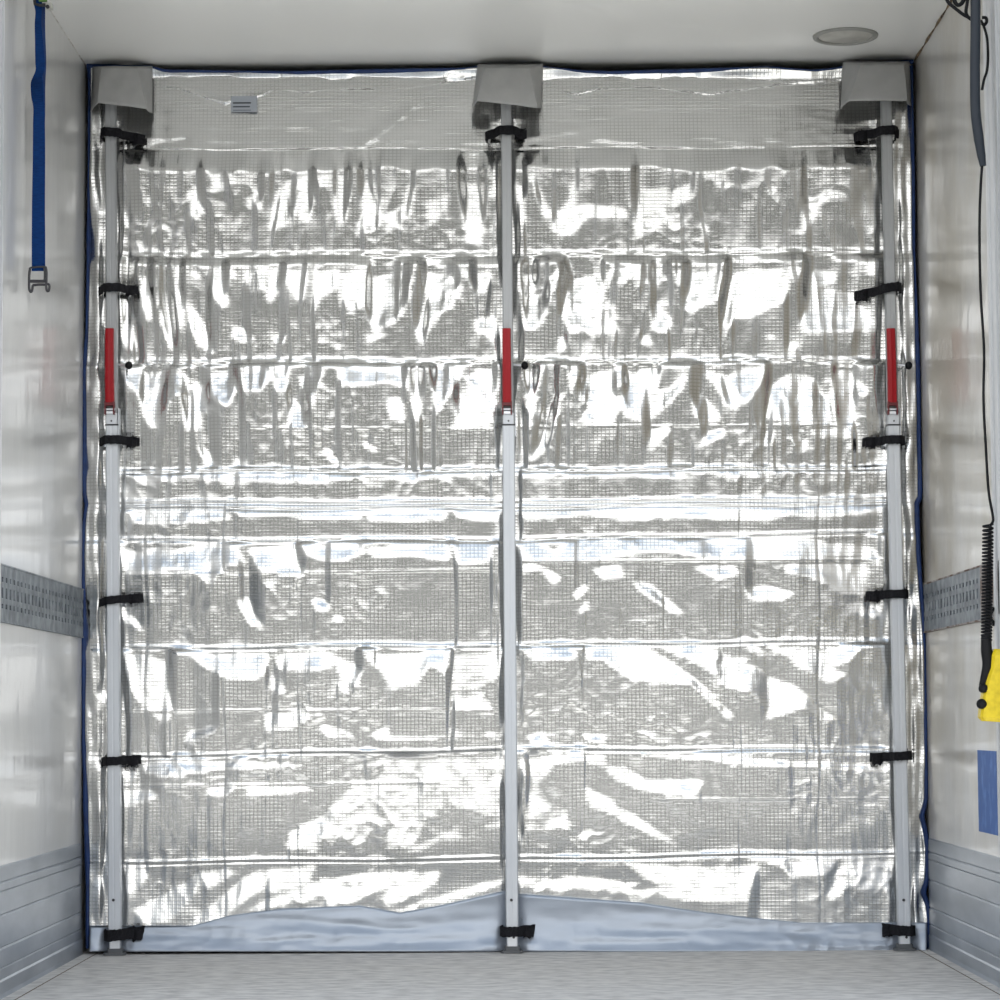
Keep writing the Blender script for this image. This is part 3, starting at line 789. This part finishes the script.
strap(506.3, 131, 486, 526, 9, .02, 1, 50)
strap(115.2, 935, 106, 145, 11, .08, 1, 51)
strap(512.3, 931.5, 503.5, 535, 10, .03, 1, 52)
strap(904, 930.5, 880, 911.5, 10, -.05, -1, 53)

# ------------------------------------------------------------------ telescopic load bars
def load_bar(ut, ub, v_bot, label):
    pt, pb = at(ut, 110, -.07), at(ub, 930, -.07)
    slope = (pt.x-pb.x)/(pt.z-pb.z)
    base = Vector((pb.x - slope*pb.z, -.07, 0))
    root = empty('load_bar', base); root.rotation_euler = (0, math.atan(slope), 0)
    tag(root, label, 'load bar', 'telescopic load bars holding the foil curtain')
    zz = lambda v: at(ub, v, -.088).z
    # lower sleeve: square profile with a front groove
    mb = MB(); w = .0182
    def sq(w, g=.0): return [(-w+.003,-w),(-g-.001,-w),(-g,-w+.0004),(g,-w+.0004),(g+.001,-w),(w-.003,-w),(w,-w+.003),(w,w-.003),(w-.003,w),(-w+.003,w),(-w,w-.003),(-w,-w+.003)]
    mb.prism(sq(w, .002), zz(931), zz(424)); mb.build('lower_tube', m_pole, root)
    mb = MB(); w2 = .0155; mb.prism(sq(w2, .0015), zz(424), 2.555); mb.build('upper_tube', m_pole2, root)
    # head pad and spring
    mb = MB(); mb.cbox((-.023,-.022,2.555), (.023,.022,2.590), .006); mb.build('head_pad', m_pad, root)
    # foot: bright collar and rubber pad
    mb = MB(); mb.cbox((-.0165,-.0165,.018), (.0165,.0165,zz(931)), .003); f = mb.build('foot_collar', m_bright, root)
    mb = MB(); mb.tube([(.004,-.0155,zz(938)+.002),(.004,-.019,zz(938)+.002)], .0038, 10); mb.build('rivet', m_zinc, f)
    mb = MB(); mb.cbox((-.032,-.030,.0012), (.032,.017,.008), .008); mb.cbox((-.022,-.021,.008), (.022,.016,.020), .005); mb.build('foot_pad', m_pad, root)
    mb = MB(); z = zz(900); mb.tube([(-.002,-.018,z),(-.002,-.0215,z)], .0042, 12); mb.build('screw', m_zinc, root)
    # red lever, hinge fork and bracket
    zt, zb = zz(329), zz(403)
    lev = MB(); rings = []
    for i in range(13):
        t = i/12; z = zb + (zt-zb)*t; ww = .0135 - .001*t; y = -.030 - .006*math.sin(t*math.pi)
        rings.append([(-ww,y,z),(-ww+.003,y-.006,z),(-.002,y-.0075,z),(.002,y-.0065,z),(ww-.003,y-.006,z),(ww,y,z),(ww,y+.010,z),(-ww,y+.010,z)])
    lev.loft(rings, smooth=False); lever = lev.build('lever_handle', m_red, root); lever['label'] = 'red lever handle'; lever.location.x = -.004
    hg = MB(); z0, z1 = zz(415), zz(402)
    for sx in (-1, 1): hg.box((sx*.0125-.002 , -.038, z0), (sx*.0125+.002, -.014, z1))
    hg.box((-.0125, -.036, z1-.012), (.0125, -.016, z1)); o = hg.build('hinge_fork', mat('dark_red_paint', (.13,.012,.016), .45), lever); o['label'] = 'dark red hinge fork'
    hg = MB(); hg.box((-.0095,-.030,z0+.003),(.0095,-.016,z0+.010)); hg.tube([(-.016,-.028,z0+.016),(.016,-.028,z0+.016)], .004, 10); hg.build('hinge_pin', m_bright, lever)
    br = MB(); br.cbox((-.0165,-.022,zz(424)), (.0165,.018,zz(413)), .002); br.box((.0185,-.014,zz(436)), (.0215,.016,zz(408)));
    b = br.build('lock_bracket', m_pole, root)
    mb = MB(); z = zz(421); mb.tube([(0,-.0215,z),(0,-.024,z)], .0026, 8); mb.build('screw', m_zinc, b)
    mb = MB(); mb.box((-.0195,-.0195,zz(425.5)), (.0195,.0195,zz(424))); mb.build('tube_rim', m_zinc, root)
    # release pin and its black knob at the side
    z = zz(365); kn = MB(); kn.tube([(.014,.006,z+.004),(.046,.0,z)], .0042, 8); pin = kn.build('release_pin', m_bright, root)
    kn = MB(); kn.tube([(.040,-.002,z),(.044,-.003,z),(.050,-.005,z),(.056,-.006,z),(.060,-.006,z)], [.006,.0105,.0125,.010,.004], 14); k = kn.build('knob', m_rubber, pin)
    return root
load_bar(110.9, 115.2, 931, 'silver telescopic load bar with a red lever at the left edge of the foil curtain')
load_bar(506.2, 512.2, 931, 'silver telescopic load bar with a red lever down the middle of the foil curtain')
load_bar(886, 904, 931, 'silver telescopic load bar with a red lever at the right edge of the foil curtain')

# ------------------------------------------------------------------ ceiling light
cl = empty('ceiling_light', (.993, -.292, H)); tag(cl, 'round recessed ceiling light, unlit, with a greyish lens', 'light')
mb = MB()
prof = [(.094, 0), (.093, -.005), (.087, -.008), (.079, -.006), (.077, 0)]
rings = [[(r*math.cos(a), r*math.sin(a), z) for r, z in prof] for a in [2*math.pi*i/48 for i in range(49)]]
mb.loft(rings, closed_ring=True, caps=False); mb.build('trim_ring', m_ring, cl)
mb = MB(); rr = [.0775, .06, .04, .02, .004]
rings = [[(r*math.cos(2*math.pi*i/40), r*math.sin(2*math.pi*i/40), -.002-.003*(1-(r/.0775)**2)) for i in range(40)] for r in rr]
mb.loft(rings, caps=True); mb.build('lens', m_lens, cl)

# ------------------------------------------------------------------ blue strap on the left wall
ys = -1.0
sw = at(39.5, 120, ys)
hs = empty('hanging_strap', (sw.x, ys, 1.95)); tag(hs, 'blue webbing strap hanging on the left wall with an open metal buckle', 'strap')
def rel(u, v, y=ys): return at(u, v, y) - hs.location
pts = [(39,-8,7,0),(38,4,8,0),(38.5,12,6,.3),(38,24,6.5,.2),(39,40,8,.1),(40,60,9.5,0),(40,70,9,-.1),(38,76,10,-.4),(37,82,14,-.7),(37.5,95,13.5,-.5),(39,108,11.5,-.1),(39,125,12,0),(39,160,12.5,0),(38.5,200,13,0),(38.5,240,13.5,0),(38.5,271,13.5,0)]
def smooth_rows(rows, n=6):
    A = [Vector((r[0], r[1], r[2])) for r in rows]; B = [Vector((r[3], 0, 0)) for r in rows]
    a, b = bezier(A, n), bezier(B, n); return [(p.x, p.y, p.z, q.x) for p, q in zip(a, b)]
mb = MB(); rings = []
for u, v, w, tw in smooth_rows(pts):
    c = rel(u, v); hw = w/F*(D+ys)/2; dx = Vector((math.cos(tw), math.sin(tw), 0))*hw/max(.5, math.cos(tw)); dn = Vector((-math.sin(tw), math.cos(tw), 0))*.0014
    rings.append([c-dx-dn, c+dx-dn, c+dx+dn, c-dx+dn])
mb.loft(rings, smooth=False); mb.build('webbing', m_strap, hs)
# second layer folded behind, seen dark where the strap twists
mb = MB(); rings = []
for u, v, w, tw in smooth_rows([(40.5,2,8,.0),(41,30,7,.1),(41.5,60,8,.2),(42,85,5,.2),(42,110,5,.1),(40,130,8,0),(39,160,10,0)]):
    c = rel(u, v) + Vector((0, .012, 0)); hw = w/F*(D+ys)/2
    rings.append([c+Vector((-hw,-.001,0)), c+Vector((hw,-.001,0)), c+Vector((hw,.001,0)), c+Vector((-hw,.001,0))])
mb.loft(rings, smooth=False); mb.build('folded_tail', m_blue, hs)
# buckle: wire frame with two curled hooks
bk = MB()
def wire(ps, r, dy=-.004): bk.tube(bezier([rel(u, v) + Vector((0, dy, 0)) for u, v in ps], 4), r, 8)
wire([(30.5,268),(29.5,276),(29.5,288),(30.8,292),(32.3,291),(33,285.5)], .0034)
wire([(46,267),(46.8,272),(46.8,280),(46.5,286),(47.2,291),(49,291),(49.8,287),(49,284.5),(46.5,284.5)], .0032)
wire([(30.5,268),(38,267.2),(46,267)], .0026)
wire([(30,281.5),(38,281.5),(46.5,281.5)], .0042)
wire([(33,285.5),(39,284.8),(46.5,285)], .0034)
wire([(44.5,268),(44.8,276),(44.5,281)], .0022)
o = bk.build('buckle', m_zinc, hs)
# anchor fitting
an = empty('strap_anchor', at(43, 3, ys+.012)); tag(an, 'small metal anchor fitting holding the blue strap at the ceiling corner', 'bracket')
mb = MB(); q = lambda u, v, y: at(u, v, y) - an.location
p = q(34, 4, ys); mb.tube([q(34.5,-2,ys), q(35,4,ys), q(40,5.5,ys), q(46,5,ys)], .0045, 8); mb.build('hook', m_zinc, an)
mb = MB(); a = q(46,8.5,ys-.004); b = q(52,3,ys-.004); mb.box((a.x, a.y-.006, a.z), (b.x, b.y+.02, b.z)); mb.build('fixing_block', mat('pale_plastic', (.55,.55,.50), .5), an)
mb = MB(); a = q(47.8,7,ys-.014); mb.tube([a, a+Vector((0,-.006,0))], .005, 12); mb.build('bolt', m_zinc, an)
mb = MB(); a = q(39,1.8,ys-.004); b = q(47,-1,ys-.004); mb.box((a.x, a.y-.004, a.z), (b.x, b.y+.004, b.z)); mb.build('green_tab', m_green, an)

# ------------------------------------------------------------------ lift controller and cables on the right
yc = -1.37
pc_ = empty('pendant_controller', at(984, 720, yc)); tag(pc_, 'yellow hand controller hanging from a coiled black cable at the right wall', 'remote control')
def rp(u, v, dy=0): return at(u, v, yc+dy) - pc_.location
mb = MB(); mb.tube(bezier([rp(975.5,-6), rp(975.5,30), rp(975,70), rp(975.5,110), rp(979,140), rp(983,166)], 5), [.0125]*20+[.0125,.0115,.011,.0105,.009,.008], 14)
mb.build('conduit', m_conduit, pc_)
mb = MB(); mb.tube(bezier([rp(982.5,160), rp(980.5,190), rp(979.5,230), rp(980.5,290), rp(984,350), rp(983.5,400), rp(986,450), rp(988.5,490), rp(992.5,514), rp(993,521), rp(990,526)], 6), .0034, 8)
mb.build('cable', m_rubber, pc_)
mb = MB(); c = []; turns = 34; a, b = rp(988,524), rp(986.5,640); rad = .0118
for i in range(turns*12+1):
    t = i/(turns*12); an_ = 2*math.pi*i/12; p = a.lerp(b, t**.92)
    c.append(p + Vector((rad*math.cos(an_), rad*math.sin(an_), 0)))
mb.tube(c, .0030, 6); mb.build('coiled_cable', m_rubber, pc_)
mb = MB(); mb.tube(bezier([rp(986,634), rp(986.5,650), rp(988,664), rp(985.5,676), rp(983,686), rp(982,692)], 4), [.012,.0125,.013,.0135,.014,.0142,.0142,.014,.014,.0135,.013,.0125,.012,.0115,.011,.0105,.010,.009,.0085,.008,.008], 12)
mb.build('cable_boot', m_rubber, pc_)
# yellow housing
mb = MB(); rings = []
prof = [(649,984.5+9,1010),(655,991,1011),(668,990,1011),(676,987,1011),(690,983,1011),(705,980.5,1010),(717,979,1008),(721,982,1006)]
for v, ua_, ub_ in prof:
    a, b = rp(ua_, v), rp(ub_, v+1.5); d = .022 if 652 < v < 719 else .016
    rings.append([a+Vector((0,-d*.6,0)), a+Vector((.006,-d,0)), b+Vector((-.006,-d,0)), b+Vector((0,-d*.6,0)), b+Vector((0,d,0)), a+Vector((0,d,0))])
mb.loft(rings, smooth=False); hsg = mb.build('housing', m_yellow, pc_); hsg['label'] = 'yellow housing'
for v, u, r_ in ((688.5, 983, .011), (704, 981.5, .0125)):
    mb = MB(); p = rp(u, v, -.018); d = Vector((-.6,-.8,0)); mb.tube([p-d*.006, p+d*.003, p+d*.007, p+d*.010], [r_, r_, r_*.8, r_*.3], 14); o = mb.build('push_button', m_rubber, pc_); o['label'] = 'black push button'
# loose black wiring above
lw = empty('electric_wiring', at(965, 2, yc+.05)); tag(lw, 'loose black electric wires beside the conduit in the upper right corner', 'wire')
def rl(u, v, dy=0): return at(u, v, yc+.05+dy) - lw.location
mb = MB(); mb.tube(bezier([rl(945,-6), rl(948,2), rl(956,9), rl(964,15), rl(972,19)], 5), .0045, 8); mb.build('wire', m_rubber, lw)
mb = MB(); mb.tube(bezier([rl(968.5,-6), rl(967,4), rl(966,12), rl(968,17), rl(972,20)], 5), .0044, 8); mb.build('wire', m_rubber, lw)
mb = MB(); mb.tube(bezier([rl(981,20), rl(984,27), rl(987,38), rl(988,55), rl(987,70), rl(984,80), rl(982,90)], 5), .0034, 8); mb.build('wire', m_rubber, lw)
mb = MB(); mb.tube(bezier([rl(982,23), rl(984,25), rl(986.5,22), rl(986,18), rl(982,17.5)], 5), .0042, 8); mb.build('clip', m_rubber, lw)
mb = MB(); mb.tube(bezier([rl(954,-4), rl(955,2), rl(958,5), rl(962,3), rl(964,-2), rl(963,-6)], 5), .0055, 8); mb.build('connector', m_rubber, lw)
# small dark clip fixed to the rail behind the coil
rc = empty('cable_clip', atx(994, 616, W-.014)); tag(rc, 'small black clip on the right lashing rail behind the coiled cable', 'clip')
mb = MB(); mb.tube([(0,0,-.02),(-.012,-.01,-.01),(-.014,-.012,.004),(-.004,-.004,.02)], .007, 8); mb.build('clip_body', m_rubber, rc)

# blue sticker on the right wall
P = [atx(977.3, 750, W-.0015), atx(996.5, 750.5, W-.0015), atx(998, 836.5, W-.0015), atx(980, 831.5, W-.0015)]
mb = MB(); y0 = P[0].y; y1 = P[1].y; z0 = P[3].z; z1 = P[0].z
mb.box((W-.0016, y1, z0), (W-.0002, y0, z1)); st = mb.build('sticker', m_sticker); tag(st, 'scratched blue sticker low on the right wall', 'sticker')
